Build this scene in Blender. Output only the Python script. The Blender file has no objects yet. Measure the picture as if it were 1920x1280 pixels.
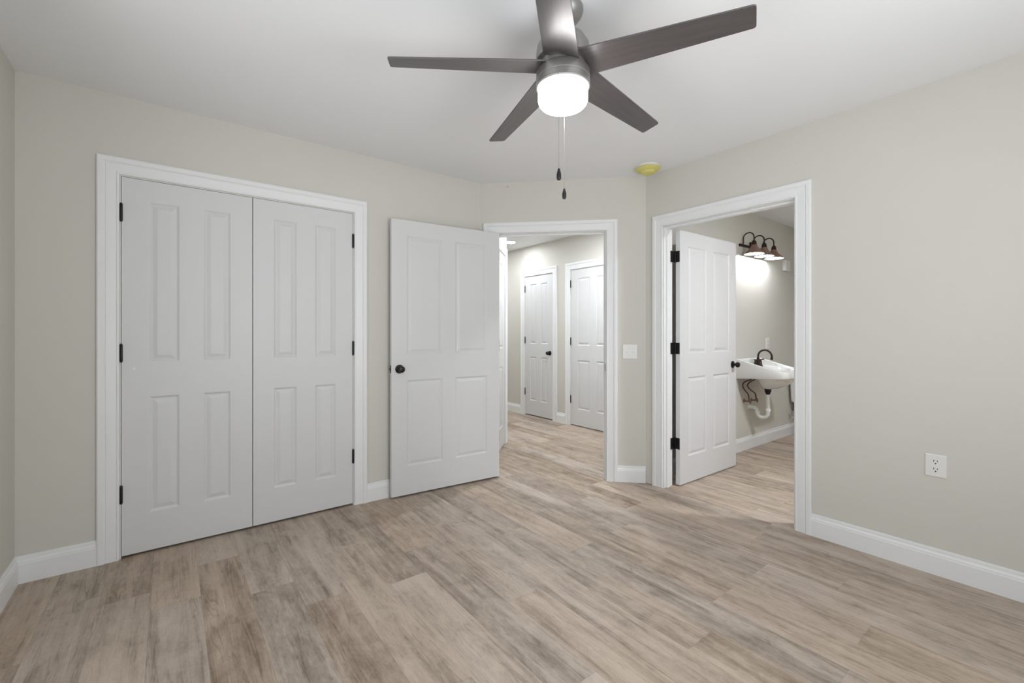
import bpy, bmesh, math, random
from mathutils import Vector, Matrix

# ------------------------------------------------------------------ camera, world, light, exposure
SC = bpy.context.scene
C = SC.collection
PI = math.pi
TH = math.radians(52.49876)            # angle of the room's +x axis to the right of the view
CAM_H = 1.208
cam_data = bpy.data.cameras.new('camera')
cam_data.sensor_width = 36.0
cam_data.lens = 832.998 / 1920.0 * 36.0
cam_data.shift_y = -(640.0 - 623.358) / 1920.0
cam_data.clip_start = 0.02
cam = bpy.data.objects.new('camera', cam_data)
cam.location = (0, 0, CAM_H)
cam.rotation_euler = (PI / 2, 0, TH - PI / 2)
C.objects.link(cam)
SC.camera = cam

SC.view_settings.view_transform = 'Standard'
SC.view_settings.look = 'None'
SC.view_settings.gamma = 1.0
SC.view_settings.use_curve_mapping = False
SC.view_settings.exposure = -0.03

world = bpy.data.worlds.new('sky')
SC.world = world
world.use_nodes = True
world.node_tree.nodes['Background'].inputs[0].default_value = (0.80, 0.90, 1.0, 1)
world.node_tree.nodes['Background'].inputs[1].default_value = 1.0


def daylight(name, loc, rot, sx, sy, power, col):
    l = bpy.data.lights.new(name, 'AREA')
    l.shape = 'RECTANGLE'
    l.size, l.size_y = sx, sy
    l.energy = power
    l.color = col
    o = bpy.data.objects.new(name, l)
    o.location = loc
    o.rotation_euler = rot
    C.objects.link(o)
    return o


# daylight outside two unseen windows added behind the camera (left wall and rear wall): the sky, and low upward lamps added to brighten the ceiling
UP = math.radians(38)
daylight('sky_at_left_window', (-0.96, 0.70, 1.45), (0, -PI / 2, 0), 1.4, 1.9, 10, (0.93, 0.97, 1.0))
daylight('sky_at_rear_window', (1.10, -1.14, 1.45), (PI / 2, 0, 0), 1.9, 1.4, 37, (0.93, 0.97, 1.0))
daylight('ceiling_uplight_left', (-1.15, 0.70, 0.55), (0, -PI / 2 - UP, 0), 0.9, 2.2, 37, (0.97, 0.98, 1.0))
daylight('ceiling_uplight_rear', (1.10, -1.33, 0.55), (PI / 2 + UP, 0, 0), 2.2, 0.9, 58, (0.97, 0.98, 1.0))

GLOBE_E = 18.5       # ceiling fan lamp
HALL_E = 640.0       # recessed hall lamps: one visible, two added unseen to brighten the hall
BATH_E = 880.0      # recessed bathroom lamp
BULB_E = 112.0      # vanity bulbs

# ------------------------------------------------------------------ materials
def new_mat(name):
    m = bpy.data.materials.new(name)
    m.use_nodes = True
    return m, m.node_tree.nodes, m.node_tree.links, m.node_tree.nodes['Principled BSDF']


def mat(name, col, rough=0.5, metal=0.0, spec=0.5, var=0.03, vscale=6.0, bump=0.0, bscale=300.0):
    m, n, l, b = new_mat(name)
    b.inputs['Roughness'].default_value = rough
    b.inputs['Metallic'].default_value = metal
    b.inputs['Specular IOR Level'].default_value = spec
    tc = n.new('ShaderNodeTexCoord')
    nz = n.new('ShaderNodeTexNoise')
    nz.inputs['Scale'].default_value = vscale
    nz.inputs['Detail'].default_value = 3
    l.new(tc.outputs['Object'], nz.inputs['Vector'])
    mx = n.new('ShaderNodeMix')
    mx.data_type = 'RGBA'
    mx.inputs[6].default_value = tuple(c * (1 - var) for c in col) + (1,)
    mx.inputs[7].default_value = tuple(min(1, c * (1 + var)) for c in col) + (1,)
    l.new(nz.outputs['Fac'], mx.inputs[0])
    l.new(mx.outputs[2], b.inputs['Base Color'])
    if bump:
        n2 = n.new('ShaderNodeTexNoise')
        n2.inputs['Scale'].default_value = bscale
        l.new(tc.outputs['Object'], n2.inputs['Vector'])
        bp = n.new('ShaderNodeBump')
        bp.inputs['Strength'].default_value = bump
        bp.inputs['Distance'].default_value = 0.002
        l.new(n2.outputs['Fac'], bp.inputs['Height'])
        l.new(bp.outputs['Normal'], b.inputs['Normal'])
    return m


def emit(name, col, strength):
    m, n, l, b = new_mat(name)
    n.remove(b)
    e = n.new('ShaderNodeEmission')
    e.inputs[0].default_value = col + (1,)
    e.inputs[1].default_value = strength
    l.new(e.outputs[0], n['Material Output'].inputs[0])
    return m


M_WALL = mat('greige_wall_paint', (0.645, 0.627, 0.572), 0.75, spec=0.25, var=0.012, vscale=2.0, bump=0.05)
M_CEIL = mat('white_ceiling_paint', (0.86, 0.865, 0.875), 0.85, spec=0.2, var=0.01, vscale=2.0, bump=0.05)
M_TRIM = mat('white_trim_paint', (0.82, 0.825, 0.825), 0.38, spec=0.45, var=0.008, vscale=3.0)
M_DOOR = mat('white_door_paint', (0.680, 0.680, 0.680), 0.42, spec=0.45, var=0.008, vscale=3.0)
M_BLACK = mat('oil_rubbed_black_metal', (0.022, 0.021, 0.022), 0.36, metal=0.6, var=0.15, vscale=30)
M_BRONZE = mat('oil_rubbed_bronze', (0.045, 0.028, 0.022), 0.30, metal=0.75, var=0.2, vscale=25)
M_COPPER = mat('brushed_copper_bronze', (0.30, 0.19, 0.15), 0.42, metal=0.7, var=0.2, vscale=25)
M_FANBODY = mat('fan_bronze_metal', (0.33, 0.32, 0.31), 0.42, metal=0.75, var=0.1, vscale=12)  # grey lightened to stand in for the lamp's glare on the housing
M_PORC = mat('white_porcelain', (0.82, 0.82, 0.80), 0.12, spec=0.6, var=0.006)
M_PVC = mat('white_pvc', (0.80, 0.80, 0.77), 0.35, var=0.01)
M_PLATE = mat('white_plastic_plate', (0.78, 0.775, 0.75), 0.35, var=0.008)
M_DARK = mat('dark_slot', (0.03, 0.03, 0.03), 0.8)
M_CHROME = mat('chrome', (0.75, 0.75, 0.76), 0.12, metal=1.0, var=0.02)
M_HOSE = mat('brown_braided_hose', (0.10, 0.065, 0.045), 0.45, metal=0.4, var=0.3, vscale=160)
M_YELLOW = mat('yellow_dust_cover', (0.68, 0.62, 0.20), 0.45, var=0.10, vscale=18)
M_BEIGE = mat('beige_wall_spot', (0.42, 0.32, 0.24), 0.7)
M_SHADEIN = mat('white_shade_inside', (0.85, 0.84, 0.82), 0.4, var=0.01)
M_GLOBE = emit('lit_opal_globe', (1.0, 0.985, 0.965), GLOBE_E)
M_BULB = emit('lit_vanity_bulb', (0.93, 0.96, 1.0), BULB_E)
M_RECESS1 = emit('lit_added_hall_lens', (0.90, 0.945, 1.0), HALL_E)  # lens of the added lamp just inside the hall
M_RECESS2 = emit('lit_bath_lens', (0.91, 0.94, 1.0), BATH_E)
M_RECESS = emit('lit_recessed_lens', (0.90, 0.945, 1.0), HALL_E * 0.30)


def wood_blade():
    m, n, l, b = new_mat('espresso_fan_blade')
    tc = n.new('ShaderNodeTexCoord')
    mp = n.new('ShaderNodeMapping')
    mp.inputs['Scale'].default_value = (3, 60, 60)
    nz = n.new('ShaderNodeTexNoise')
    nz.inputs['Scale'].default_value = 1.5
    nz.inputs['Detail'].default_value = 4
    cr = n.new('ShaderNodeValToRGB')
    cr.color_ramp.elements[0].position = 0.3
    cr.color_ramp.elements[0].color = (0.058, 0.050, 0.050, 1)
    cr.color_ramp.elements[1].position = 0.7
    cr.color_ramp.elements[1].color = (0.085, 0.075, 0.075, 1)
    l.new(tc.outputs['Object'], mp.inputs['Vector'])
    l.new(mp.outputs['Vector'], nz.inputs['Vector'])
    l.new(nz.outputs['Fac'], cr.inputs['Fac'])
    l.new(cr.outputs['Color'], b.inputs['Base Color'])
    b.inputs['Roughness'].default_value = 0.33
    b.inputs['Specular IOR Level'].default_value = 1.0
    return m


M_BLADE = wood_blade()


def floor_mat():
    m, n, l, b = new_mat('greige_oak_vinyl_plank')

    def math_(op, a, c=None, clamp=False):
        k = n.new('ShaderNodeMath')
        k.operation = op
        k.use_clamp = clamp
        for i, v in enumerate((a, c)):
            if v is None:
                continue
            if isinstance(v, (int, float)):
                k.inputs[i].default_value = v
            else:
                l.new(v, k.inputs[i])
        return k.outputs[0]

    def comb(x, y, z):
        k = n.new('ShaderNodeCombineXYZ')
        for i, v in enumerate((x, y, z)):
            if isinstance(v, (int, float)):
                k.inputs[i].default_value = v
            else:
                l.new(v, k.inputs[i])
        return k.outputs[0]

    def noise(vec, detail=4, rough=0.6, dist=0.0):
        k = n.new('ShaderNodeTexNoise')
        k.inputs['Scale'].default_value = 1.0
        k.inputs['Detail'].default_value = detail
        k.inputs['Roughness'].default_value = rough
        k.inputs['Distortion'].default_value = dist
        l.new(vec, k.inputs['Vector'])
        return k.outputs['Fac']

    tc = n.new('ShaderNodeTexCoord')
    sp = n.new('ShaderNodeSeparateXYZ')
    l.new(tc.outputs['Object'], sp.inputs[0])
    X, Y = sp.outputs[0], sp.outputs[1]
    PW, PL = 0.182, 1.22
    gx = math_('DIVIDE', math_('ADD', X, 0.073 + 20 * PW), PW)
    row = math_('FLOOR', gx)
    fx = math_('FRACT', gx)
    wn = n.new('ShaderNodeTexWhiteNoise')
    wn.noise_dimensions = '1D'
    l.new(math_('ADD', row, 0.37), wn.inputs['W'])
    off = math_('MULTIPLY', wn.outputs['Value'], PL)
    gy = math_('DIVIDE', math_('ADD', math_('ADD', Y, off), 20.0), PL)
    colm = math_('FLOOR', gy)
    fy = math_('FRACT', gy)
    w3 = n.new('ShaderNodeTexWhiteNoise')
    w3.noise_dimensions = '3D'
    l.new(comb(row, colm, 3.3), w3.inputs['Vector'])
    sc = n.new('ShaderNodeSeparateColor')
    l.new(w3.outputs['Color'], sc.inputs[0])
    r1, r2, r3 = sc.outputs[0], sc.outputs[1], sc.outputs[2]
    sh = math_('MULTIPLY', r1, 40.0)
    sh2 = math_('MULTIPLY', r2, 40.0)

    def vec(sx, sy, k):
        return comb(math_('ADD', math_('MULTIPLY', X, sx), sh), math_('ADD', math_('MULTIPLY', Y, sy), sh2),
                    math_('ADD', math_('MULTIPLY', r3, 15.0), k))

    broad = noise(vec(13.0, 1.05, 0.0), 3, 0.55, 0.6)        # long soft streaks
    mid = noise(vec(42.0, 2.9, 5.0), 4, 0.65, 0.8)          # grain
    fine = noise(vec(170.0, 26.0, 9.0), 3, 0.7, 0.0)        # fibres
    blot = noise(vec(7.0, 4.0, 2.0), 4, 0.62, 1.0)          # cloudy patches
    mott = noise(vec(38.0, 22.0, 7.0), 3, 0.7, 1.2)         # small mottling
    ring = noise(vec(6.5, 0.9, 4.0), 2, 0.5, 0.4)           # growth-ring lines
    rl = math_('ABSOLUTE', math_('SUBTRACT', math_('FRACT', math_('MULTIPLY', ring, 17.0)), 0.5))
    rl = math_('MULTIPLY', math_('SUBTRACT', 0.16, math_('MINIMUM', rl, 0.16)), 3.2)
    vein = math_('ABSOLUTE', math_('SUBTRACT', noise(vec(20.0, 1.1, 12.0), 3, 0.6, 0.8), 0.5))
    vein = math_('MULTIPLY', math_('SUBTRACT', 0.022, math_('MINIMUM', vein, 0.022)), 10.0)
    patch = math_('MULTIPLY', math_('SUBTRACT', blot, 0.42), 4.0, True)
    t = math_('MULTIPLY', math_('SUBTRACT', broad, 0.5), 1.25)
    t = math_('ADD', t, math_('MULTIPLY', math_('SUBTRACT', mid, 0.5), 0.62))
    t = math_('ADD', t, math_('MULTIPLY', math_('SUBTRACT', fine, 0.5), 0.30))
    t = math_('ADD', t, math_('MULTIPLY', math_('SUBTRACT', blot, 0.5), 0.95))
    t = math_('ADD', t, math_('MULTIPLY', math_('SUBTRACT', mott, 0.5), 0.40))
    t = math_('SUBTRACT', t, math_('MULTIPLY', math_('MULTIPLY', rl, patch), 0.20))
    t = math_('SUBTRACT', t, vein)
    t = math_('ADD', t, math_('MULTIPLY', math_('SUBTRACT', r1, 0.5), 0.30))
    t = math_('ADD', t, 0.60, True)
    cr = n.new('ShaderNodeValToRGB')
    e = cr.color_ramp.elements
    e[0].position = 0.08
    e[0].color = (0.195, 0.147, 0.108, 1)
    e[1].position = 0.95
    e[1].color = (0.555, 0.455, 0.367, 1)
    k = e.new(0.36)
    k.color = (0.322, 0.252, 0.193, 1)
    k = e.new(0.62)
    k.color = (0.438, 0.352, 0.277, 1)
    l.new(t, cr.inputs['Fac'])
    hs = n.new('ShaderNodeHueSaturation')
    l.new(cr.outputs['Color'], hs.inputs['Color'])
    l.new(math_('ADD', math_('MULTIPLY', r2, 0.22), 0.86), hs.inputs['Saturation'])
    # joints between the planks
    ex = math_('MULTIPLY', math_('MINIMUM', fx, math_('SUBTRACT', 1.0, fx)), PW)
    ey = math_('MULTIPLY', math_('MINIMUM', fy, math_('SUBTRACT', 1.0, fy)), PL)
    ed = math_('MINIMUM', ex, ey)
    j = math_('MULTIPLY', math_('LESS_THAN', ed, 0.0008), 0.26)
    mx = n.new('ShaderNodeMix')
    mx.data_type = 'RGBA'
    l.new(j, mx.inputs[0])
    l.new(hs.outputs['Color'], mx.inputs[6])
    mx.inputs[7].default_value = (0.10, 0.075, 0.055, 1)
    l.new(mx.outputs[2], b.inputs['Base Color'])
    b.inputs['Roughness'].default_value = 0.50
    b.inputs['Specular IOR Level'].default_value = 0.35
    bp = n.new('ShaderNodeBump')
    bp.inputs['Strength'].default_value = 0.10
    bp.inputs['Distance'].default_value = 0.001
    l.new(mid, bp.inputs['Height'])
    l.new(bp.outputs['Normal'], b.inputs['Normal'])
    return m


M_FLOOR = floor_mat()


def glass_mat():
    m, n, l, b = new_mat('clear_window_glass')
    n.remove(b)
    t = n.new('ShaderNodeBsdfTransparent')
    g = n.new('ShaderNodeBsdfGlossy')
    g.inputs['Roughness'].default_value = 0.02
    x = n.new('ShaderNodeMixShader')
    x.inputs[0].default_value = 0.06
    l.new(t.outputs[0], x.inputs[1])
    l.new(g.outputs[0], x.inputs[2])
    l.new(x.outputs[0], n['Material Output'].inputs[0])
    return m


M_GLASS = glass_mat()

# ------------------------------------------------------------------ mesh helpers
def obj(name, bm, material, parent=None, smooth=None):
    bmesh.ops.recalc_face_normals(bm, faces=bm.faces)
    me = bpy.data.meshes.new(name)
    bm.to_mesh(me)
    bm.free()
    mats = material if isinstance(material, (list, tuple)) else [material]
    for k in mats:
        me.materials.append(k)
    if smooth is not None:
        for p in me.polygons:
            p.use_smooth = True
        me.set_sharp_from_angle(angle=math.radians(smooth))
    o = bpy.data.objects.new(name, me)
    C.objects.link(o)
    if parent is not None:
        o.parent = parent
    return o


def tag(o, label, cat, group=None, kind=None):
    o['label'] = label
    o['category'] = cat
    if group:
        o['group'] = group
    if kind:
        o['kind'] = kind
    return o


def empty(name, loc=(0, 0, 0), rz=0.0):
    o = bpy.data.objects.new(name, None)
    o.empty_display_size = 0.05
    o.location = loc
    o.rotation_euler = (0, 0, rz)
    C.objects.link(o)
    return o


def add_box(bm, x0, x1, y0, y1, z0, z1, bev=0.0, seg=2, mi=0):
    v = [bm.verts.new((x, y, z)) for x in (x0, x1) for y in (y0, y1) for z in (z0, z1)]
    idx = [(0, 1, 3, 2), (4, 6, 7, 5), (0, 4, 5, 1), (2, 3, 7, 6), (0, 2, 6, 4), (1, 5, 7, 3)]
    fs = [bm.faces.new([v[i] for i in q]) for q in idx]
    for f in fs:
        f.material_index = mi
    if bev:
        es = list({e for f in fs for e in f.edges})
        bmesh.ops.bevel(bm, geom=es, offset=bev, segments=seg, affect='EDGES', profile=0.5, material=mi)


def box(x0, x1, y0, y1, z0, z1, bev=0.0):
    bm = bmesh.new()
    add_box(bm, x0, x1, y0, y1, z0, z1, bev)
    return bm


def add_rings(bm, rings, cap0=True, cap1=True, mi=0):
    """rings: list of lists of points of equal length, closed around"""
    vr = [[bm.verts.new(p) for p in r] for r in rings]
    n = len(vr[0])
    for a, b in zip(vr[:-1], vr[1:]):
        for i in range(n):
            f = bm.faces.new((a[i], a[(i + 1) % n], b[(i + 1) % n], b[i]))
            f.material_index = mi
    if cap0:
        bm.faces.new(vr[0]).material_index = mi
    if cap1:
        bm.faces.new(list(reversed(vr[-1]))).material_index = mi


def add_lathe(bm, prof, n=32, mtx=None, cap0=True, cap1=True, mi=0):
    """prof: (radius, z) pairs about the z axis, then moved by mtx"""
    mtx = mtx or Matrix.Identity(4)
    rings = []
    for r, z in prof:
        rings.append([mtx @ Vector((max(r, 1e-4) * math.cos(2 * PI * i / n), max(r, 1e-4) * math.sin(2 * PI * i / n), z)) for i in range(n)])
    add_rings(bm, rings, cap0, cap1, mi)


def lathe(prof, n=32, mtx=None, cap0=True, cap1=True):
    bm = bmesh.new()
    add_lathe(bm, prof, n, mtx, cap0, cap1)
    return bm


def smooth_path(pts, k=6):
    P = [Vector(p) for p in pts]
    P = [P[0] * 2 - P[1]] + P + [P[-1] * 2 - P[-2]]
    out = []
    for i in range(1, len(P) - 2):
        p0, p1, p2, p3 = P[i - 1:i + 3]
        for j in range(k):
            t = j / k
            out.append(0.5 * ((2 * p1) + (p2 - p0) * t + (2 * p0 - 5 * p1 + 4 * p2 - p3) * t * t + (3 * p1 - p0 - 3 * p2 + p3) * t ** 3))
    out.append(P[-2])
    return out


def add_tube(bm, pts, r, n=10, mi=0):
    P = [Vector(p) for p in pts]
    rr = r if isinstance(r, (list, tuple)) else [r] * len(P)
    t = (P[1] - P[0]).normalized()
    a = t.orthogonal().normalized()
    rings = []
    for i, p in enumerate(P):
        if i == 0:
            t = P[1] - P[0]
        elif i == len(P) - 1:
            t = P[-1] - P[-2]
        else:
            t = P[i + 1] - P[i - 1]
        t.normalize()
        a = (a - t * a.dot(t)).normalized()
        b = t.cross(a)
        rings.append([p + (a * math.cos(2 * PI * k / n) + b * math.sin(2 * PI * k / n)) * rr[i] for k in range(n)])
    add_rings(bm, rings, True, True, mi)


def tube(pts, r, n=10):
    bm = bmesh.new()
    add_tube(bm, pts, r, n)
    return bm


class Frame2:
    """a wall's frame: o = left end seen from the room, u = along it to the right, n = towards the viewer"""
    def __init__(self, o, u, L):
        self.o = Vector(o)
        self.u = Vector(u).normalized()
        self.n = Vector((self.u.y, -self.u.x))
        self.L = L

    def __call__(self, s, t, z):
        p = self.o + self.u * s + self.n * t
        return (p.x, p.y, z)

    @property
    def rz(self):
        return math.atan2(self.u.y, self.u.x)


H = 2.4676
T = 0.115
A_Y, B_X, XL = 3.1478, 3.0362, -0.5961
S2 = math.sqrt(0.5)
WA = Frame2((XL, A_Y), (1, 0), 2.0721 - XL)
WD = Frame2((2.0721, 3.1478), (S2, -S2), 1.3634)
Y_REAR = -0.78
WR = Frame2((B_X, 2.1837), (0, -1), 2.1837 - Y_REAR)
WL = Frame2((XL, Y_REAR), (0, 1), A_Y - Y_REAR)
WB = Frame2((B_X, Y_REAR), (-1, 0), B_X - XL)
WHR = Frame2((4.16, 6.4), (0, -1), 6.4 - 2.295)
WHL = Frame2((2.196, 3.196), (S2, S2), 1.098)
WHB = Frame2((2.9724, 3.9724), (0, 1), 6.4 - 3.9724)
WHE = Frame2((2.9724, 6.4), (1, 0), 4.16 - 2.9724)
WS = Frame2((3.1512, 2.18), (1, 0), 3.4)
WBR = Frame2((6.5512, 2.18), (0, -1), 2.2)
WBF = Frame2((6.5512, -0.02), (-1, 0), 3.4)


def wall(name, label, F, openings=(), e0=0.0, e1=0.0, thick=T, h=H, m=None):
    """openings: (s0, s1, z0, z1); z0 = 0 is a doorway"""
    bm = bmesh.new()
    ss = sorted({0.0, F.L, *[v for o in openings for v in o[:2]]})
    zz = sorted({0.0, h, *[v for o in openings for v in o[2:]]})

    def hole(s, z):
        return any(o[0] < s < o[1] and o[2] < z < o[3] for o in openings)

    def back(s):
        if s == 0.0:
            return -e0
        if s == F.L:
            return F.L + e1
        return s
    vf = {(s, z): bm.verts.new(F(s, 0, z)) for s in ss for z in zz}
    vb = {(s, z): bm.verts.new(F(back(s), -thick, z)) for s in ss for z in zz}
    solid = {}
    for i in range(len(ss) - 1):
        for j in range(len(zz) - 1):
            solid[i, j] = not hole((ss[i] + ss[i + 1]) / 2, (zz[j] + zz[j + 1]) / 2)
    for (i, j), ok in solid.items():
        if not ok:
            continue
        q = [(ss[i], zz[j]), (ss[i + 1], zz[j]), (ss[i + 1], zz[j + 1]), (ss[i], zz[j + 1])]
        bm.faces.new([vf[k] for k in q])
        bm.faces.new([vb[k] for k in reversed(q)])
        for (di, dj), (a, b) in {(-1, 0): (3, 0), (1, 0): (1, 2), (0, -1): (0, 1), (0, 1): (2, 3)}.items():
            if not solid.get((i + di, j + dj), False):
                bm.faces.new((vf[q[a]], vf[q[b]], vb[q[b]], vb[q[a]]))
    for v in [v for v in bm.verts if not v.link_faces]:
        bm.verts.remove(v)
    o = obj(name, bm, m or M_WALL)
    return tag(o, label, 'wall', kind='structure')


# ------------------------------------------------------------------ the setting
CL0, CL1, CLH = -0.214, 1.014, 2.044          # closet opening in x
DG0, DG1, DGH = 0.125, 1.046, 2.036           # entry doorway along the angled wall
BT0, BT1, BTH = 2.1837 - 2.022, 2.1837 - 1.108, 2.030   # bathroom doorway along the right wall

o = obj('floor', box(-0.80, 6.8, -1.0, 6.6, -0.06, 0.0), M_FLOOR)
tag(o, 'greige wood plank floor running through bedroom, hall and bathroom', 'floor', kind='structure')
o = obj('ceiling', box(-0.80, 6.8, -1.0, 6.6, H, H + 0.06), M_CEIL)
tag(o, 'flat white ceiling over the bedroom, hall and bathroom', 'ceiling', kind='structure')

H1A, H1B, H2A, H2B, HDH = 6.4 - 5.104, 6.4 - 4.502, 6.4 - 4.156, 6.4 - 3.386, 2.026   # the two hall doors
P7A, P7B, P7H = 0.135, 0.965, 2.036                                                 # the passage door
TN = T * math.tan(PI / 8)
wall('wall_closet', 'beige wall that holds the white double closet doors', WA, [(CL0 - XL, CL1 - XL, 0.0, CLH)], T, TN)
wall('wall_entry', 'short angled beige wall around the doorway to the hall', WD, [(DG0, DG1, 0.0, DGH)], TN, TN)
wall('wall_right', 'beige wall on the right with the bathroom doorway and an outlet', WR, [(BT0, BT1, 0.0, BTH)], TN, T)
wall('wall_left', 'narrow strip of beige wall at the far left edge', WL, [(0.53, 2.43, 0.65, 2.05)], T, T)
wall('wall_rear', 'beige wall behind the viewer with an added window', WB, [(B_X - 2.05, B_X - 0.15, 0.65, 2.05)], T, T)
wall('wall_hall_right', 'pale hall wall with two white doors, seen through the entry doorway', WHR, [(H1A, H1B, 0.0, HDH), (H2A, H2B, 0.0, HDH)], T, 0)
wall('wall_hall_left', 'hall passage wall just behind the open bedroom door', WHL, [(P7A, P7B, 0.0, P7H)], 0, 0)
wall('wall_hall_turn', 'hall wall turning away beyond the passage casing', WHB, [], 0, T)
wall('wall_hall_end', 'far end wall of the hall beyond the passage', WHE, [], T, T)
wall('wall_bath_sink', 'grey bathroom wall behind the sink, lit by the vanity lamp', WS, [], 0, T)
wall('wall_bath_right', 'bathroom side wall beyond the toilet', WBR, [], T, T)
wall('wall_bath_front', 'bathroom wall opposite the sink', WBF, [], T, 0)

# closet box behind the double doors
bm = bmesh.new()
add_box(bm, -0.50, -0.44, A_Y + T, 3.86, 0, H)
add_box(bm, 1.28, 1.34, A_Y + T, 3.86, 0, H)
add_box(bm, -0.50, 1.34, 3.86, 3.92, 0, H)
o = obj('wall_closet_inside', bm, M_WALL)
tag(o, 'inner walls of the closet, glimpsed as the dark gap under its doors', 'wall', kind='structure')

bm = bmesh.new()
add_box(bm, 4.16 + T, 4.16 + T + 0.03, 3.30, 5.20, 0, H)  # unseen slab, added so no light leaks in around the hall doors
o = obj('wall_hall_light_stop', bm, M_WALL)
tag(o, 'unseen slab added behind the two closed hall doors to block light', 'wall', kind='structure')
bm = bmesh.new()
add_box(bm, 0, 1, 0, 1, 0, 1)
for v in bm.verts:
    v.co = Vector(WHL(0.05 + 1.0 * v.co.x, -T - 0.03 * v.co.y, 2.2 * v.co.z))  # added the same way, keeps stray light out of the passage door
o = obj('wall_passage_light_stop', bm, M_WALL)
tag(o, 'unseen slab added behind the passage door of the hall to block light', 'wall', kind='structure')

# unseen windows added behind the camera to let daylight in
def window(name, label, F, s0, s1, z0, z1):
    r = empty(name, F((s0 + s1) / 2, 0, z0))
    tag(r, label, 'window', kind='structure')
    inv = Matrix.Translation(r.location).inverted()

    def strip(bm, a, b, t0, t1, c, d):
        n0 = len(bm.verts)
        add_box(bm, 0, 1, 0, 1, 0, 1)
        bm.verts.ensure_lookup_table()
        for v in bm.verts[n0:]:
            p = F(a + (b - a) * v.co.x, t0 + (t1 - t0) * v.co.y, c + (d - c) * v.co.z)
            v.co = inv @ Vector(p)
    bm = bmesh.new()
    w = 0.05
    strip(bm, s0, s0 + w, -0.09, -0.03, z0, z1)
    strip(bm, s1 - w, s1, -0.09, -0.03, z0, z1)
    strip(bm, s0 + w, s1 - w, -0.09, -0.03, z0, z0 + w)
    strip(bm, s0 + w, s1 - w, -0.09, -0.03, z1 - w, z1)
    strip(bm, s0 + w, s1 - w, -0.08, -0.04, (z0 + z1) / 2 - 0.02, (z0 + z1) / 2 + 0.02)
    obj('window_frame', bm, M_TRIM, r)
    bm = bmesh.new()
    strip(bm, s0 + w, s1 - w, -0.062, -0.058, z0 + w, z1 - w)
    obj('pane', bm, M_GLASS, r)
    bm = bmesh.new()
    strip(bm, s0 - 0.08, s1 + 0.08, 0.0, 0.05, z0 - 0.02, z0)
    strip(bm, s0 - 0.07, s0, 0.0, 0.016, z0, z1)
    strip(bm, s1, s1 + 0.07, 0.0, 0.016, z0, z1)
    strip(bm, s0 - 0.07, s1 + 0.07, 0.0, 0.016, z1, z1 + 0.07)
    obj('window_casing', bm, M_TRIM, r)


window('window_1', 'unseen white framed window added for daylight in the left wall beside the viewer', WL, 0.53, 2.43, 0.65, 2.05)
window('window_2', 'unseen white framed window added for daylight in the wall behind the viewer', WB, B_X - 2.05, B_X - 0.15, 0.65, 2.05)

# casings: a moulded profile mitred around each opening, with the jamb boards lining the wall
CAS_W = 0.088
CAS_P = [(0.0, 0.0), (0.0, 0.009), (0.004, 0.0115), (0.009, 0.0115), (0.011, 0.0085), (0.014, 0.0085), (0.052, 0.0125),
         (0.055, 0.0105), (0.058, 0.0125), (0.062, 0.0165), (0.082, 0.0175), (0.088, 0.0145), (0.088, 0.0)]


def casing(name, label, F, s0, s1, zh, jamb=True, depth=T, stop=True, rev=0.005):
    bm = bmesh.new()
    rings = []
    a0, a1, az = s0 - rev, s1 + rev, zh + rev
    for (d, t) in CAS_P:
        rings.append([F(a0 - d, t, 0), F(a0 - d, t, az + d), F(a1 + d, t, az + d), F(a1 + d, t, 0)])
    vr = [[bm.verts.new(p) for p in r] for r in rings]
    n = len(vr)
    for k in range(n - 1):
        for i in range(3):
            bm.faces.new((vr[k][i], vr[k][i + 1], vr[k + 1][i + 1], vr[k + 1][i]))
    bm.faces.new([r[0] for r in vr])
    bm.faces.new([r[3] for r in reversed(vr)])
    o = obj(name, bm, M_TRIM)
    tag(o, label, 'door casing', kind='structure')
    if jamb:
        bm = bmesh.new()

        def strip(a, b, t0, t1, c, d):
            n0 = len(bm.verts)
            add_box(bm, 0, 1, 0, 1, 0, 1)
            bm.verts.ensure_lookup_table()
            for v in bm.verts[n0:]:
                v.co = Vector(F(a + (b - a) * v.co.x, t0 + (t1 - t0) * v.co.y, c + (d - c) * v.co.z))
        e = 0.0015
        strip(s0 - 0.0, s0 + e, -depth, 0.0, 0, zh)
        strip(s1 - e, s1, -depth, 0.0, 0, zh)
        strip(s0 + e, s1 - e, -depth, 0.0, zh - e, zh)
        if stop:
            t0, t1 = stop
            strip(s0 + e, s0 + 0.013, t0, t1, 0, zh - e)
            strip(s1 - 0.013, s1 - e, t0, t1, 0, zh - e)
            strip(s0 + 0.013, s1 - 0.013, t0, t1, zh - 0.013, zh - e)
        obj('door_jamb', bm, M_TRIM, o)
    return o


casing('trim_1', 'white moulded casing around the double closet doors', WA, CL0 - XL, CL1 - XL, CLH, stop=(-0.060, -0.048))
tr2 = casing('trim_2', 'white moulded casing around the doorway to the hall', WD, DG0, DG1, DGH, stop=(-0.075, -0.040))
casing('trim_3', 'white moulded casing around the bathroom doorway', WR, BT0, BT1, BTH, stop=(-0.072, -0.030))
casing('trim_4', 'white casing around the narrow hall door with a knob', WHR, H1A, H1B, HDH, stop=(-0.060, -0.046))
casing('trim_5', 'white casing around the nearer, wider hall door', WHR, H2A, H2B, HDH, stop=(-0.060, -0.046))
casing('trim_6', 'sliver of bright white casing beside the edge of the open bedroom door', WHL, P7A, P7B, P7H, stop=(-0.060, -0.046))

# strike plate of the entry door on the right jamb
bm = bmesh.new()
add_box(bm, 0, 1, 0, 1, 0, 1)
for v in bm.verts:
    v.co = Vector(WD(DG1 - 0.0035 + 0.002 * v.co.x, -0.030 + 0.026 * v.co.y, 0.895 + 0.06 * v.co.z))
obj('strike_plate', bm, M_BLACK, tr2)['label'] = 'black strike plate'

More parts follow.
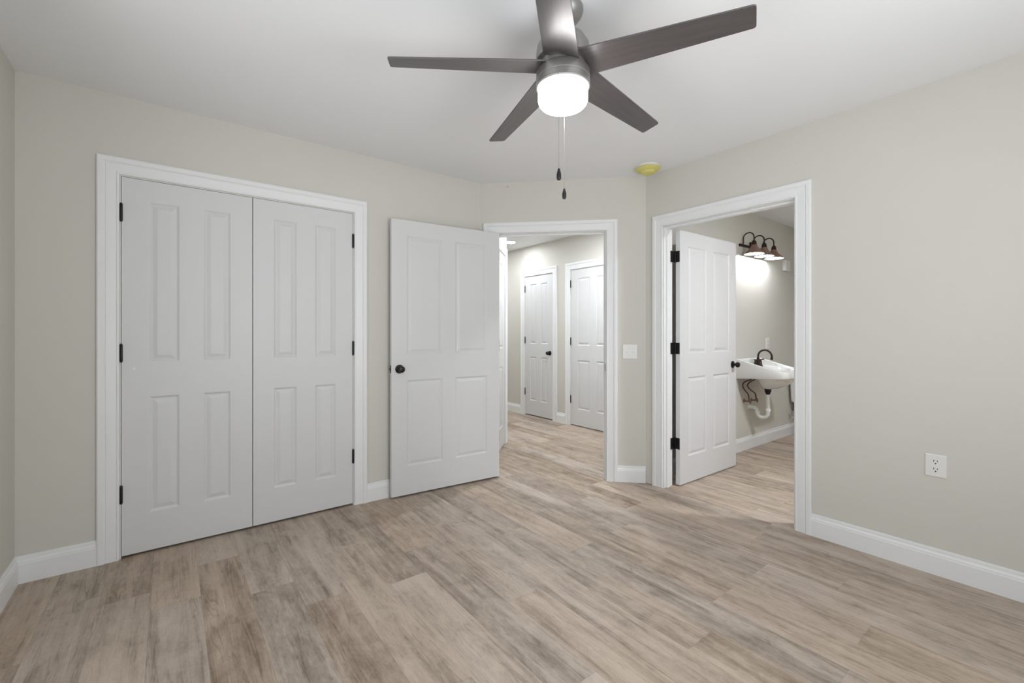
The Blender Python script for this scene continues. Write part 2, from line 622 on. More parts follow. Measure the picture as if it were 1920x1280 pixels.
# baseboards
BB_P = [(0.0, 0.0), (0.0145, 0.0), (0.0145, 0.092), (0.0125, 0.096), (0.0125, 0.101), (0.0105, 0.106), (0.0065, 0.112),
        (0.0060, 0.122), (0.0045, 0.129), (0.0, 0.130)]


def add_board(bm, F, s0, s1, m0=0.0, m1=0.0):
    """m0, m1: how far the front of the board runs on at each end (mitres)"""
    rings = [[Vector(F(s0 - m0 * t, t, z)) for (t, z) in BB_P], [Vector(F(s1 + m1 * t, t, z)) for (t, z) in BB_P]]
    add_rings(bm, rings)


def baseboard(name, label, runs):
    bm = bmesh.new()
    for r in runs:
        add_board(bm, *r)
    return tag(obj(name, bm, M_TRIM), label, 'baseboard', kind='structure')


k8 = math.tan(PI / 8)
CW = CAS_W + 0.005
baseboard('baseboard_closet', 'white baseboard either side of the closet casing', [(WA, 0.0, CL0 - XL - CW, -1.0, 0), (WA, CL1 - XL + CW, WA.L, 0, -k8)])
baseboard('baseboard_entry', 'short white baseboard between hall and bathroom doorways', [(WD, DG1 + CW, WD.L, 0, -k8)])
baseboard('baseboard_right', 'white baseboard along the right wall below the outlet', [(WR, BT1 + CW, WR.L, 0, -1.0)])
baseboard('baseboard_left', 'white baseboard of the left wall at the bottom left corner', [(WL, 0.0, WL.L, -1.0, -1.0)])
baseboard('baseboard_rear', 'white baseboard of the wall behind the viewer', [(WB, 0.0, WB.L, -1.0, -1.0)])
baseboard('baseboard_hall_right', 'white baseboard of the hall wall around the two hall doors', [(WHR, 0.0, H1A - CW), (WHR, H1B + CW, H2A - CW), (WHR, H2B + CW, WHR.L)])
baseboard('baseboard_hall_left', 'bit of white baseboard in the hall beside the open bedroom door', [(WHL, 0.0, 0.04), (WHL, 1.06, WHL.L, 0, 0.4), (WHB, 0.0, WHB.L, 0.4, 0)])
baseboard('baseboard_bath', 'white baseboard under the bathroom sink', [(WS, 0.0, WS.L, 0, -1.0), (WBR, 0.0, WBR.L, -1.0, 0)])

# ------------------------------------------------------------------ panel doors
DT = 0.035


def add_face(bm, xs, zs, y, out):
    """one face of a moulded four-panel door; out = +1/-1 is the way the face looks along y"""
    def q(pts):
        bm.faces.new([bm.verts.new(p) for p in pts])

    def rect(x0, x1, z0, z1, yy):
        return [(x0, yy, z0), (x1, yy, z0), (x1, yy, z1), (x0, yy, z1)]
    for i in range(len(xs) - 1):
        for j in range(len(zs) - 1):
            x0, x1, z0, z1 = xs[i], xs[i + 1], zs[j], zs[j + 1]
            if i % 2 == 1 and j % 2 == 1:
                prof = [(0.0, 0.0), (0.004, -0.0010), (0.009, -0.0050), (0.013, -0.0075), (0.018, -0.0075), (0.036, -0.0020), (0.039, -0.0015)]
                rs = [rect(x0 + d, x1 - d, z0 + d, z1 - d, y + out * e) for d, e in prof]
                for a, b in zip(rs[:-1], rs[1:]):
                    for k in range(4):
                        q((a[k], a[(k + 1) % 4], b[(k + 1) % 4], b[k]))
                q(rs[-1])
            else:
                q(rect(x0, x1, z0, z1, y))


def leaf_bm(W, Hd, sg, stile, mull, z1=(0.208, 0.845), z2=1.032, top=0.112):
    bm = bmesh.new()
    pw = (W - 2 * stile - mull) / 2
    xs = [0, stile, stile + pw, stile + pw + mull, W - stile, W]
    zs = [0, z1[0], z1[1], z2, Hd - top, Hd]
    add_face(bm, xs, zs, 0.0, -1)
    add_face(bm, xs, zs, DT, 1)
    for a, b in (((0, 0), (W, 0)), ((W, 0), (W, Hd)), ((W, Hd), (0, Hd)), ((0, Hd), (0, 0))):
        n = 1
        bm.faces.new([bm.verts.new(p) for p in ((a[0], 0, a[1]), (b[0], 0, b[1]), (b[0], DT, b[1]), (a[0], DT, a[1]))])
    bmesh.ops.remove_doubles(bm, verts=bm.verts, dist=1e-5)
    if sg < 0:
        for v in bm.verts:
            v.co.x *= -1
    return bm


def knob_bm(depth=0.062, r=0.026):
    """turned along -y from y = 0"""
    prof = [(0.0, 0.0), (0.032, 0.0), (0.032, 0.005), (0.028, 0.008), (0.012, 0.010), (0.011, depth * 0.42),
            (r * 0.70, depth * 0.50), (r, depth * 0.68), (r * 0.97, depth * 0.80), (r * 0.75, depth * 0.95), (r * 0.3, depth), (0.0, depth)]
    return lathe(prof, 24, Matrix.Rotation(PI / 2, 4, 'X'), cap0=False, cap1=False)


def hinge_bm(yc, sg, leaves):
    bm = bmesh.new()
    x = -0.0005
    h = 0.0445
    prof = [(0.0, -h - 0.006), (0.004, -h - 0.005), (0.0062, -h), (0.0062, -0.018), (0.0056, -0.0175), (0.0062, -0.017), (0.0062, 0.017), (0.0056, 0.0175),
            (0.0062, 0.018), (0.0062, h), (0.004, h + 0.005), (0.0, h + 0.006)]
    add_lathe(bm, prof, 14, Matrix.Translation((x, yc, 0)), False, False)
    if leaves:
        y0, y1 = leaves
        add_box(bm, -0.0022, -0.0002, y0, y1, -h, h)
    for v in bm.verts:
        v.co.x *= sg
    return bm


def door(name, label, loc, rz, W, Hd, sg=1, stile=0.115, mull=0.105, barrel='front', hinges=(0.33, 1.085, 1.835), knob=None, backknob=None,
         latch=None, jamb_leaf=False, zs=None):
    r = empty(name, loc, rz)
    tag(r, label, 'door', kind='structure')
    kw = zs or {}
    obj('door_leaf', leaf_bm(W, Hd, sg, stile, mull, **kw), M_DOOR, r)
    for hz in hinges:
        if barrel == 'front':
            hb = obj('hinge', hinge_bm(-0.007, sg, None), M_BLACK, r, 40)
        else:
            hb = obj('hinge', hinge_bm(DT + 0.007, sg, (0.001, DT + 0.004)), M_BLACK, r, 40)
            if jamb_leaf:
                bm = box(-0.055, -0.003, DT + 0.010, DT + 0.0125, -0.0445, 0.0445)
                for v in bm.verts:
                    v.co.x *= sg
                jl = obj('jamb_leaf', bm, M_BLACK, hb)
        hb.location = (0, 0, hz)
        hb['label'] = 'black butt hinge'
    if knob:
        k = obj('door_knob', knob_bm(), M_BLACK, r, 35)
        k.location = (sg * knob[0], 0, knob[1])
        k['label'] = 'round black door knob'
    if backknob:
        k = obj('door_knob', knob_bm(backknob[2], 0.024), M_BLACK, r, 35)
        k.location = (sg * backknob[0], DT, backknob[1])
        k.rotation_euler = (0, 0, PI)
        k['label'] = 'round black door knob'
    if latch:
        bm = box(W, W + 0.0015, 0.006, DT - 0.006, latch - 0.028, latch + 0.028)
        add_box(bm, W + 0.0015, W + 0.009, 0.012, DT - 0.012, latch - 0.008, latch + 0.008, 0.002)
        for v in bm.verts:
            v.co.x *= sg
        obj('latch_plate', bm, M_BLACK, r)['label'] = 'black latch plate on the door edge'
    return r


d1 = door('door_1', 'left closet door of the double pair, nearest the left wall', (CL0 + 0.004, A_Y + 0.001, 0.014), 0, 0.608, 2.026, 1, 0.112, 0.108)
# small plugged hole in the left closet door
pg = obj('hole_plug', lathe([(0.0, 0.0), (0.007, 0.0), (0.007, 0.0006), (0.003, 0.001), (0.0, 0.001)], 14, Matrix.Rotation(PI / 2, 4, 'X')), M_PLATE, d1)
pg.location = (0.052, 0.0, 1.0)
door('door_2', 'right closet door of the double pair, nearest the open bedroom door', (CL1 - 0.004, A_Y + 0.001, 0.014), 0, 0.608, 2.026, -1, 0.112, 0.108)
door('door_3', 'bedroom door standing wide open against the closet wall', (2.172, 3.005, 0.014), -math.radians(4.6), 0.912, 2.022, -1, barrel='back',
     knob=(0.852, 0.928), backknob=(0.852, 0.928, 0.034), latch=0.928)
door('door_4', 'bathroom door standing open in front of the sink', (3.171, 1.966, 0.008), -math.radians(0.6), 0.885, 2.007, 1, barrel='back',
     hinges=(0.325, 1.075, 1.80), knob=(0.825, 0.915), backknob=(0.825, 0.915, 0.062), latch=0.915, jamb_leaf=True)
door('door_5', 'narrow closed hall door with a black knob, the farther one', WHR(H1A + 0.004, -0.003, 0.014), WHR.rz, 0.594, 2.008, 1, 0.11, 0.10,
     knob=(0.535, 0.91))
door('door_6', 'closed hall door partly hidden by the right side of the entry doorway', WHR(H2A + 0.004, -0.003, 0.010), WHR.rz, 0.762, 2.012, 1)
d7 = door('door_7', 'closed passage door hidden behind the open bedroom door', WHL(0.139, -0.003, 0.012), WHL.rz, 0.822, 2.02, 1, hinges=())

# ------------------------------------------------------------------ ceiling fan with lamp
FX, FY, FZ = 1.2118, 1.2532, 2.2135
fan = empty('ceiling_fan', (FX, FY, H))
tag(fan, 'dark bronze five-blade ceiling fan with lit round lamp', 'ceiling fan')
Z = lambda z: z - H
bm = lathe([(0.0, 0.0), (0.078, 0.0), (0.079, -0.012), (0.074, -0.026), (0.060, -0.044), (0.036, -0.058), (0.021, -0.062), (0.0, -0.062)], 40, None, False, False)
obj('canopy', bm, M_FANBODY, fan, 35)
obj('downrod', lathe([(0.015, -0.055), (0.015, Z(2.365))], 20), M_FANBODY, fan, 35)
bm = lathe([(0.0, Z(2.385)), (0.026, Z(2.385)), (0.028, Z(2.372)), (0.060, Z(2.362)), (0.086, Z(2.345)), (0.101, Z(2.318)), (0.105, Z(2.285)), (0.105, Z(2.262)),
            (0.099, Z(2.258)), (0.0, Z(2.258))], 48, None, False, False)
obj('motor_housing', bm, M_FANBODY, fan, 35)
bm = lathe([(0.0, Z(2.258)), (0.090, Z(2.258)), (0.092, Z(2.226)), (0.0, Z(2.226))], 40, None, False, False)
obj('blade_hub', bm, M_FANBODY, fan, 35)
bm = lathe([(0.0, Z(2.226)), (0.098, Z(2.226)), (0.104, Z(2.218)), (0.105, Z(2.190)), (0.103, Z(2.188)), (0.103, Z(2.186)), (0.105, Z(2.184)), (0.105, Z(2.162)),
            (0.101, Z(2.158)), (0.0, Z(2.158))], 48, None, False, False)
obj('light_housing', bm, M_FANBODY, fan, 35)
bm = lathe([(0.0, Z(2.158)), (0.0955, Z(2.158)), (0.0965, Z(2.150)), (0.0965, Z(2.112)), (0.093, Z(2.100)), (0.085, Z(2.091)), (0.070, Z(2.085)), (0.040, Z(2.080)),
            (0.0, Z(2.078))], 48, None, False, False)
obj('lamp_globe', bm, M_GLOBE, fan, 50)['label'] = 'glowing white opal lamp glass'


def blade_bm():
    bm = bmesh.new()
    r0, r1, w0, w1, t, rc = 0.082, 0.662, 0.068, 0.0445, 0.006, 0.010
    out = [(r0, -w0), (r1 - rc, -w1 - 0.0004)]
    for i in range(1, 5):
        a = -PI / 2 + i * PI / 8
        out.append((r1 - rc + rc * math.cos(a), -w1 + rc + rc * math.sin(a)))
    for i in range(0, 5):
        a = i * PI / 8
        out.append((r1 - rc + rc * math.cos(a), w1 - rc + rc * math.sin(a)))
    out.append((r0, w0))
    rings = [[(x, y * 0.994, -t / 2) for x, y in out], [(x, y, -t / 2 + 0.001) for x, y in out], [(x, y, t / 2 - 0.001) for x, y in out], [(x, y * 0.994, t / 2) for x, y in out]]
    add_rings(bm, rings)
    return bm


blade0 = obj('blade', blade_bm(), M_BLADE, fan)
for k in range(5):
    b_ = blade0 if k == 0 else blade0.copy()
    if k:
        C.objects.link(b_)
        b_.parent = fan
    a = math.radians(149.525 - 72 * k)
    b_.matrix_local = Matrix.Translation((0, 0, Z(2.2415))) @ Matrix.Rotation(a, 4, 'Z') @ Matrix.Rotation(math.radians(2.4), 4, 'Y') @ Matrix.Rotation(-math.radians(12), 4, 'X')


def pull_chain(x, y, z0, z1):
    bm = tube([(x, y, Z(z0)), (x, y, Z((z0 + z1) / 2)), (x, y, Z(z1))], 0.0009, 6)
    zz = z0
    ch = obj('pull_chain', bm, M_FANBODY, fan)
    bm = lathe([(0.0, 0.0), (0.003, -0.001), (0.005, -0.008), (0.0085, -0.022), (0.0085, -0.036), (0.006, -0.043), (0.0, -0.045)], 16, None, False, False)
    f = obj('chain_fob', bm, M_BLACK, ch, 40)
    f.location = (x, y, Z(z1))
    f['label'] = 'dark oval pull on the chain end'


fw = Vector((math.cos(TH), math.sin(TH)))     # away from the viewer
rt = Vector((math.sin(TH), -math.cos(TH)))
p = -fw * 0.107 - rt * 0.027
pull_chain(p.x, p.y, 2.172, 1.809)
p = fw * 0.108 + rt * 0.018
pull_chain(p.x, p.y, 2.172, 1.805)

# ------------------------------------------------------------------ smoke detector with its dust cover
sd = empty('smoke_detector', (2.868, 2.045, H))
tag(sd, 'ceiling smoke detector under a yellow dust cover above the bathroom doorway', 'smoke detector')
obj('base', lathe([(0.0, 0.0), (0.086, 0.0), (0.086, -0.010), (0.080, -0.015), (0.0, -0.015)], 40, None, False, False), M_PLATE, sd, 35)
bm = lathe([(0.0, -0.015), (0.084, -0.015), (0.092, -0.019), (0.092, -0.024), (0.082, -0.034), (0.062, -0.041), (0.055, -0.043), (0.054, -0.052), (0.046, -0.057), (0.030, -0.059), (0.0, -0.060)], 40, None, False, False)
obj('dust_cover', bm, M_YELLOW, sd, 35)['label'] = 'yellow plastic dust cover'

# ------------------------------------------------------------------ switch, outlets and small wall items
def on_wall(name, F, s, z, t=0.0):
    return empty(name, F(s, t, z), F.rz)            # local x along the wall, -y towards the room


def plate_bm(w, h, d=0.006):
    bm = bmesh.new()
    b = 0.004
    rings = [[(sx * (w / 2 - k), -y, sz * (h / 2 - k)) for sx, sz in ((-1, -1), (1, -1), (1, 1), (-1, 1))] for k, y in ((0, 0), (0, d * 0.45), (b * 0.4, d * 0.8), (b, d))]
    add_rings(bm, rings)
    return bm


def screw(parent, x, z, y=-0.006):
    bm = lathe([(0.0, 0.0), (0.0032, 0.0), (0.0026, 0.001), (0.0, 0.0012)], 12, Matrix.Rotation(PI / 2, 4, 'X'))
    o = obj('screw', bm, M_PLATE, parent)
    o.location = (x, y, z)


sw = on_wall('light_switch', WD, 1.238, 1.054)
tag(sw, 'white double toggle light switch on the angled wall', 'light switch')
obj('wall_plate', plate_bm(0.117, 0.117), M_PLATE, sw)
for sx in (-0.023, 0.023):
    bm = box(-0.0055, 0.0055, -0.0075, -0.006, -0.013, 0.013)
    add_box(bm, -0.004, 0.004, -0.018, -0.007, -0.009, 0.001, 0.0015)
    t_ = obj('toggle', bm, M_PLATE, sw)
    t_.location = (sx, 0, 0)
    screw(sw, sx, 0.030)
    screw(sw, sx, -0.030)


def outlet(name, label, F, s, z, w, h, socket=True):
    r = on_wall(name, F, s, z)
    tag(r, label, 'electrical outlet')
    obj('wall_plate', plate_bm(w, h), M_PLATE, r)
    for dz in (0.0195, -0.0195):
        bm = bmesh.new()
        pts = []
        for i in range(28):
            a = 2 * PI * i / 28
            pts.append((0.0172 * math.cos(a), max(-0.0140, min(0.0140, 0.0172 * math.sin(a)))))
        add_rings(bm, [[(x, -0.0055, zz) for x, zz in pts], [(x, -0.0075, zz) for x, zz in pts]])
        so = obj('socket', bm, M_PLATE, r)
        so.location = (0, 0, dz)
        bm = box(-0.0078, -0.0052, -0.0079, -0.0075, 0.000, 0.0095)
        add_box(bm, 0.0052, 0.0078, -0.0079, -0.0075, 0.001, 0.0085)
        add_lathe(bm, [(0.0, 0.0), (0.0032, 0.0), (0.0032, 0.0004), (0.0, 0.0004)], 14, Matrix.Translation((0, -0.0075, -0.0075)) @ Matrix.Rotation(PI / 2, 4, 'X'))
        obj('socket_slots', bm, M_DARK, so)['label'] = 'dark slots of the socket'
    screw(r, 0, 0)


outlet('wall_outlet', 'white duplex outlet low on the right bedroom wall', WR, 2.1837 - 0.4725, 0.5425, 0.080, 0.112)
outlet('wall_outlet', 'white outlet above the bathroom sink faucet', WS, 5.235 - 3.1512, 1.090, 0.085, 0.122)

bx = on_wall('wall_box', WS, 5.690 - 3.1512, 1.985)
tag(bx, 'small white plastic box high on the bathroom wall right of the vanity light', 'wall box')
bm = bmesh.new()
add_box(bm, -0.068, 0.068, -0.040, 0.0, -0.062, 0.062, 0.008)
obj('cover', bm, M_PLATE, bx, 40)
bm = box(-0.045, 0.045, -0.0405, -0.0395, -0.035, -0.030)
add_box(bm, -0.045, 0.045, -0.0405, -0.0395, -0.022, -0.017)
obj('vent_slots', bm, M_PLATE, bx)

bm = lathe([(0.0, 0.0), (0.006, 0.0), (0.005, 0.002), (0.0, 0.003)], 12, Matrix.Rotation(PI / 2, 4, 'X'))
nh = obj('nail_head', bm, M_BEIGE)
p = WD(0.235, 0.0, 2.432)
nh.location = p
nh.rotation_euler = (0, 0, WD.rz)
tag(nh, 'tiny brown nail head above the left end of the entry doorway', 'nail')

# ------------------------------------------------------------------ hall recessed lamps
def recessed(x, y, label, group='recessed lamps in the hall ceiling', lens=None):
    r = empty('recessed_light', (x, y, H))
    tag(r, label, 'recessed light', group)
    obj('trim_ring', lathe([(0.068, -0.0005), (0.086, -0.0005), (0.086, -0.004), (0.080, -0.007), (0.068, -0.006)], 36, None, False, False), M_PLATE, r, 35)
    obj('lens', lathe([(0.0, -0.002), (0.069, -0.002), (0.069, -0.0045), (0.0, -0.0055)], 36, None, False, False), lens or M_RECESS, r, 60)['label'] = 'glowing round lens'


recessed(3.75, 4.925, 'small bright recessed ceiling lamp in the hall, seen through the entry doorway')
recessed(3.35, 3.30, 'unseen recessed lamp added to brighten the hall just beyond the entry doorway', lens=M_RECESS1)  # added out of view to brighten the near part of the hall
recessed(3.40, 5.85, 'unseen recessed lamp added at the far end of the hall to even its light')  # added out of view so the hall is lit evenly
recessed(3.75, 0.35, 'recessed bathroom ceiling lamp inside the bathroom door, out of view', 'recessed lamp of the bathroom', M_RECESS2)

# ------------------------------------------------------------------ bathroom sink
SX, SY = 4.780, 2.18          # middle of its back edge on the wall
sink = empty('wall_sink', (SX, SY, 0))
tag(sink, 'white wall-hung bathroom sink with a bronze faucet and bare drain pipes', 'sink')


def rim_z(d):
    return 0.830 + 0.116 * max(0.0, 1 - d / 0.47) ** 1.2


def sink_bm():
    bm = bmesh.new()
    poly = [(-0.255, 0.0), (0.255, 0.0), (0.258, 0.30), (0.255, 0.40), (0.240, 0.440), (0.205, 0.460), (0.10, 0.472), (-0.10, 0.472), (-0.205, 0.460), (-0.240, 0.440), (-0.255, 0.40), (-0.258, 0.30)]
    cx, cd = 0.0, 0.255
    n = 72

    def ray(a):
        dx, dy = math.cos(a), math.sin(a)
        best = 9
        for (x0, y0), (x1, y1) in zip(poly, poly[1:] + poly[:1]):
            ex, ey = x1 - x0, y1 - y0
            den = dx * ey - dy * ex
            if abs(den) < 1e-9:
                continue
            tt = ((x0 - cx) * ey - (y0 - cd) * ex) / den
            uu = ((x0 - cx) * dy - (y0 - cd) * dx) / den
            if tt > 0 and -1e-6 <= uu <= 1 + 1e-6:
                best = min(best, tt)
        return best
    # angles, with the two back corners exactly on a vertex
    ang = sorted([2 * PI * i / n for i in range(n)] + [math.atan2(-cd, -0.255) % (2 * PI), math.atan2(-cd, 0.255) % (2 * PI)])
    R = [ray(a) for a in ang]
    bz = lambda d: 0.742 + 0.030 * min(1.0, d / 0.45)

    def ring(off, zf):
        out = []
        for a, r in zip(ang, R):
            x, d = cx + (r - off) * math.cos(a), cd + (r - off) * math.sin(a)
            d = max(d, 0.0)
            out.append((x, -d, zf(d)))
        return out

    def ell(k, z, dd=0.0):
        return [(cx + k * 0.190 * math.cos(a), -(cd + 0.012 + dd + k * 0.138 * math.sin(a)), z) for a in ang]
    deck = lambda d: min(0.862, rim_z(d) - 0.014)
    rings = [ell(0.15, 0.640, -0.055), ell(0.50, 0.650, -0.045), ell(0.85, 0.690, -0.015), ell(1.02, 0.722), ell(1.10, 0.745),
             ring(0.020, bz), ring(0.004, lambda d: bz(d) + 0.002), ring(0.0, lambda d: bz(d) + 0.010), ring(0.0, lambda d: rim_z(d) - 0.014), ring(0.004, lambda d: rim_z(d) - 0.003), ring(0.011, rim_z),
             ring(0.024, rim_z), ring(0.032, lambda d: rim_z(d) - 0.006), ring(0.038, deck)]
    top = [ell(1.0, 0.835), ell(0.96, 0.815), ell(0.85, 0.760, -0.01), ell(0.55, 0.715, -0.03), ell(0.15, 0.703, -0.055)]
    # keep the inner opening inside the deck ring
    add_rings(bm, rings + top)
    return bm


obj('basin', sink_bm(), M_PORC, sink, 38)
DX, DD = 0.0, 0.195           # drain, measured out from the wall
bm = lathe([(0.0, 0.648), (0.034, 0.648), (0.034, 0.632), (0.030, 0.628), (0.030, 0.615), (0.019, 0.590), (0.019, 0.570), (0.0, 0.570)], 24, Matrix.Translation((DX, -DD, 0)), False, False)
obj('drain_tailpiece', bm, M_BLACK, sink, 35)['label'] = 'black drain tailpiece'
pts = [(DX, -DD, 0.580), (DX, -DD, 0.47), (DX, -DD, 0.395)]
for i in range(1, 12):
    a = PI * i / 12
    pts.append((DX, -DD + 0.052 - 0.052 * math.cos(a), 0.395 - 0.052 * math.sin(a)))
pts += [(DX, -DD + 0.104, 0.400)]
for i in range(1, 6):
    a = PI / 2 * i / 6
    pts.append((DX, -DD + 0.104 + 0.035 * (1 - math.cos(a)), 0.400 + 0.035 * math.sin(a)))
pts += [(DX, -0.03, 0.436), (DX, -0.001, 0.437)]
bm = tube(pts, 0.0185, 18)
for z, r in ((0.572, 0.0275), (0.425, 0.0260)):
    add_lathe(bm, [(0.018, z - 0.014), (r, z - 0.012), (r, z + 0.010), (0.019, z + 0.013)], 8 if z > 0.5 else 12, Matrix.Translation((DX, -DD, 0)))
add_lathe(bm, [(0.018, -0.012), (0.0265, -0.010), (0.0265, 0.010), (0.018, 0.012)], 12, Matrix.Translation((DX, -DD + 0.104, 0.395)))
trap = obj('drain_trap', bm, M_PVC, sink, 40)
trap['label'] = 'white plastic drain trap'
obj('wall_escutcheon', lathe([(0.019, 0.0), (0.034, 0.0), (0.032, 0.006), (0.019, 0.010)], 24, Matrix.Translation((DX, 0, 0.437)) @ Matrix.Rotation(PI / 2, 4, 'X'), False, False), M_PVC, trap, 35)


def supply(pts, valve_x, valve_z):
    P = [(x - SX, y - SY, z) for x, y, z in pts]
    h_ = obj('supply_hose', tube(smooth_path(P, 6), 0.0065, 10), M_HOSE, sink, 60)
    h_['label'] = 'brown braided supply hose'
    vx = valve_x - SX
    bm = tube([(vx, -0.001, valve_z), (vx, -0.03, valve_z), (vx, -0.058, valve_z)], 0.008, 12)
    add_lathe(bm, [(0.008, 0.0), (0.022, 0.0), (0.020, 0.005), (0.008, 0.007)], 20, Matrix.Translation((vx, 0, valve_z)) @ Matrix.Rotation(PI / 2, 4, 'X'))
    add_tube(bm, [(vx, -0.050, valve_z), (vx, -0.050, valve_z + 0.015), (vx, -0.050, valve_z + 0.032)], 0.0095, 12)
    k0 = len(bm.verts)
    add_lathe(bm, [(0.0, 0.0), (0.017, 0.001), (0.019, 0.005), (0.017, 0.009), (0.0, 0.010)], 20)
    bm.verts.ensure_lookup_table()
    for v in bm.verts[k0:]:
        x, y, z = v.co
        v.co = (vx + x * 0.7, -0.058 - z, valve_z + y * 1.2)
    obj('shutoff_valve', bm, M_COPPER, h_, 40)['label'] = 'bronze shutoff valve'


supply([(4.725, 2.09, 0.775), (4.690, 2.10, 0.735), (4.590, 2.125, 0.712), (4.555, 2.13, 0.678), (4.600, 2.13, 0.628), (4.672, 2.13, 0.580), (4.690, 2.13, 0.535)], 4.690, 0.505)
supply([(4.835, 2.09, 0.775), (4.795, 2.10, 0.735), (4.690, 2.125, 0.700), (4.662, 2.13, 0.664), (4.735, 2.13, 0.617), (4.830, 2.13, 0.572), (4.850, 2.13, 0.525)], 4.850, 0.500)

# faucet
FB = 0.100                    # out from the wall
bm = bmesh.new()
prof = [(1.0, 0.0), (1.0, 0.008), (0.93, 0.014), (0.80, 0.030), (0.66, 0.046), (0.50, 0.056)]
rings = []
for k, z in prof:
    rg = []
    for i in range(36):
        a = 2 * PI * i / 36
        rg.append((k * 0.078 * math.copysign(abs(math.cos(a)) ** 0.75, math.cos(a)), -FB - k * 0.028 * math.copysign(abs(math.sin(a)) ** 0.8, math.sin(a)), 0.861 + z))
    rings.append(rg)
add_rings(bm, rings)
add_lathe(bm, [(0.020, 0.0), (0.017, 0.02), (0.012, 0.045), (0.013, 0.05)], 20, Matrix.Translation((0, -FB, 0.905)))
fc = obj('faucet', bm, M_BRONZE, sink, 40)
fc['label'] = 'dark bronze two-handle faucet'
pts = [(0, -FB, 0.905), (0, -FB, 0.955)]
for i in range(1, 14):
    a = PI * 1.05 * i / 13
    pts.append((0, -FB - 0.066 + 0.066 * math.cos(a), 0.965 + 0.066 * math.sin(a)))
pts.append((0, -FB - 0.129, 0.935))
rr = [0.0095] * (len(pts) - 2) + [0.0115, 0.0125]
obj('spout', tube(pts, rr, 14), M_BRONZE, fc, 50)
for sx in (-1, 1):
    bm = lathe([(0.017, 0.0), (0.015, 0.025), (0.011, 0.036), (0.012, 0.046), (0.008, 0.052), (0.0, 0.053)], 20, Matrix.Translation((sx * 0.051, -FB, 0.882)), True, False)
    add_tube(bm, [(sx * 0.051, -FB, 0.927), (sx * 0.075, -FB - 0.006, 0.931), (sx * 0.098, -FB - 0.012, 0.933)], [0.0055, 0.0060, 0.0075], 12)
    obj('lever_handle', bm, M_BRONZE, fc, 45)

# ------------------------------------------------------------------ vanity light
van = empty('vanity_light', (4.865, 2.18, 2.10))
tag(van, 'three-lamp bronze vanity light over the bathroom sink', 'vanity light')
bm = bmesh.new()
add_box(bm, -0.290, 0.290, -0.020, 0.0, -0.012, 0.012, 0.004)
add_box(bm, -0.060, 0.060, -0.014, 0.0, -0.055, 0.055, 0.005)
obj('wall_bar', bm, M_BRONZE, van, 40)
for k in (-1, 0, 1):
    x = 0.2275 * k
    pts = [(x, -0.015, 0.0), (x, -0.018, 0.03), (x, -0.018, 0.062)]
    for i in range(1, 14):
        a = PI * i / 14
        pts.append((x, -0.018 - 0.053 + 0.053 * math.cos(a), 0.066 + 0.053 * math.sin(a)))
    pts += [(x, -0.124, 0.060), (x, -0.124, 0.025)]
    arm = obj('gooseneck_arm', tube(pts, 0.0062, 12), M_BRONZE, van, 50)
    bm = lathe([(0.0, 0.035), (0.012, 0.033), (0.021, 0.020), (0.024, 0.000), (0.026, -0.020), (0.0, -0.022)], 24, Matrix.Translation((x, -0.124, 0)), False, False)
    obj('lamp_cup', bm, M_BRONZE, arm, 35)
    bm = bmesh.new()
    n = 48
    def sh(prof, dr):
        rs = []
        for r, z in prof:
            f = (r - 0.026) / 0.064
            rs.append([(x + (r + dr + 0.0028 * f * math.cos(12 * 2 * PI * i / n)) * math.cos(2 * PI * i / n),
                        -0.124 + (r + dr + 0.0028 * f * math.cos(12 * 2 * PI * i / n)) * math.sin(2 * PI * i / n), z) for i in range(n)])
        return rs
    prof = [(0.026, -0.012), (0.032, -0.030), (0.044, -0.052), (0.064, -0.074), (0.082, -0.090), (0.090, -0.104)]
    add_rings(bm, sh(prof, 0.0), False, False, 0)
    add_rings(bm, sh(prof, -0.002), True, False, 1)
    obj('lamp_shade', bm, [M_COPPER, M_SHADEIN], arm, 50)['label'] = 'ribbed copper-brown shade, white inside'
    bm = lathe([(0.0, -0.030), (0.013, -0.032), (0.016, -0.050), (0.030, -0.074), (0.032, -0.088), (0.026, -0.102), (0.012, -0.110), (0.0, -0.111)], 24, Matrix.Translation((x, -0.124, 0)), False, False)
    obj('light_bulb', bm, M_BULB, arm, 60)['label'] = 'glowing white bulb'

# ------------------------------------------------------------------ toilet, mostly behind the bathroom door casing
toi = empty('toilet', (5.975, 2.18, 0))
tag(toi, 'white toilet tank right of the sink, mostly behind the bathroom doorway casing', 'toilet')


def rrect(w, d, y0, z, r, n=6):
    pts = []
    for cx, cy, a0 in ((w / 2 - r, y0 - r, 0), (-w / 2 + r, y0 - r, PI / 2), (-w / 2 + r, y0 - d + r, PI), (w / 2 - r, y0 - d + r, 3 * PI / 2)):
        for i in range(n + 1):
            a = a0 + PI / 2 * i / n
            pts.append((cx + r * math.cos(a), cy + r * math.sin(a), z))
    return pts


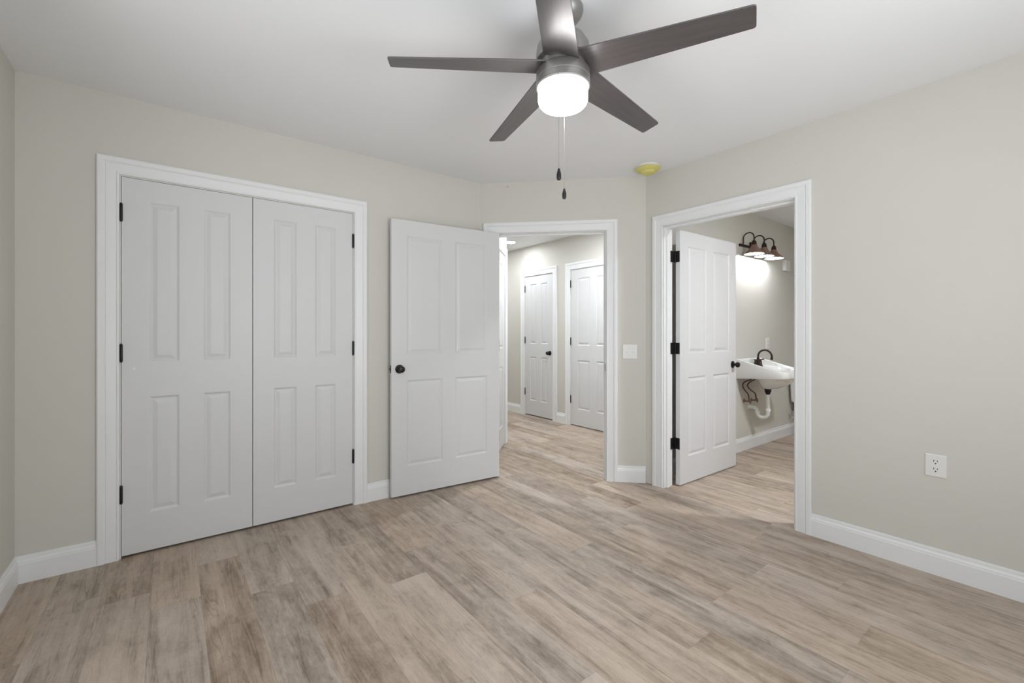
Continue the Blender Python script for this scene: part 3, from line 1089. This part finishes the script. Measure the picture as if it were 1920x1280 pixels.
bm = bmesh.new()
add_rings(bm, [rrect(0.39, 0.165, -0.032, 0.395, 0.03), rrect(0.41, 0.175, -0.028, 0.42, 0.03), rrect(0.455, 0.195, -0.022, 0.735, 0.03)])
obj('tank', bm, M_PORC, toi, 45)
bm = bmesh.new()
add_rings(bm, [rrect(0.470, 0.208, -0.016, 0.735, 0.03), rrect(0.480, 0.214, -0.014, 0.745, 0.03), rrect(0.480, 0.214, -0.014, 0.765, 0.03), rrect(0.465, 0.20, -0.022, 0.775, 0.03)])
obj('tank_lid', bm, M_PORC, toi, 45)


def oval(w, l, yc, z, n=40):
    return [(w * math.cos(2 * PI * i / n), yc + l * math.sin(2 * PI * i / n), z) for i in range(n)]


bm = bmesh.new()
add_rings(bm, [oval(0.115, 0.20, -0.36, 0.0), oval(0.110, 0.19, -0.36, 0.03), oval(0.100, 0.175, -0.37, 0.16), oval(0.150, 0.21, -0.42, 0.28), oval(0.182, 0.235, -0.46, 0.37), oval(0.184, 0.238, -0.46, 0.395),
               oval(0.150, 0.200, -0.46, 0.395), oval(0.120, 0.165, -0.45, 0.30), oval(0.05, 0.07, -0.42, 0.24)])
add_box(bm, -0.10, 0.10, -0.28, -0.05, 0.20, 0.395, 0.02)
obj('bowl', bm, M_PORC, toi, 45)
bm = bmesh.new()
add_rings(bm, [oval(0.186, 0.235, -0.46, 0.397), oval(0.188, 0.238, -0.46, 0.412), oval(0.180, 0.232, -0.46, 0.428), oval(0.12, 0.16, -0.46, 0.432)])
obj('seat_lid', bm, M_PVC, toi, 45)
bm = tube([(-0.165, -0.001, 0.215), (-0.165, -0.03, 0.215), (-0.165, -0.065, 0.215)], 0.008, 12)
add_lathe(bm, [(0.008, 0.0), (0.026, 0.0), (0.022, 0.006), (0.008, 0.009)], 20, Matrix.Translation((-0.165, 0, 0.215)) @ Matrix.Rotation(PI / 2, 4, 'X'))
add_lathe(bm, [(0.0, 0.0), (0.016, 0.002), (0.018, 0.010), (0.014, 0.018), (0.0, 0.019)], 16, Matrix.Translation((-0.165, -0.060, 0.215)) @ Matrix.Rotation(PI / 2, 4, 'X'))
add_tube(bm, smooth_path([(-0.165, -0.045, 0.215), (-0.163, -0.046, 0.27), (-0.150, -0.075, 0.33), (-0.150, -0.100, 0.400)], 5), 0.0045, 8)
obj('shutoff_valve', bm, M_CHROME, toi, 45)['label'] = 'chrome shutoff valve and tube'
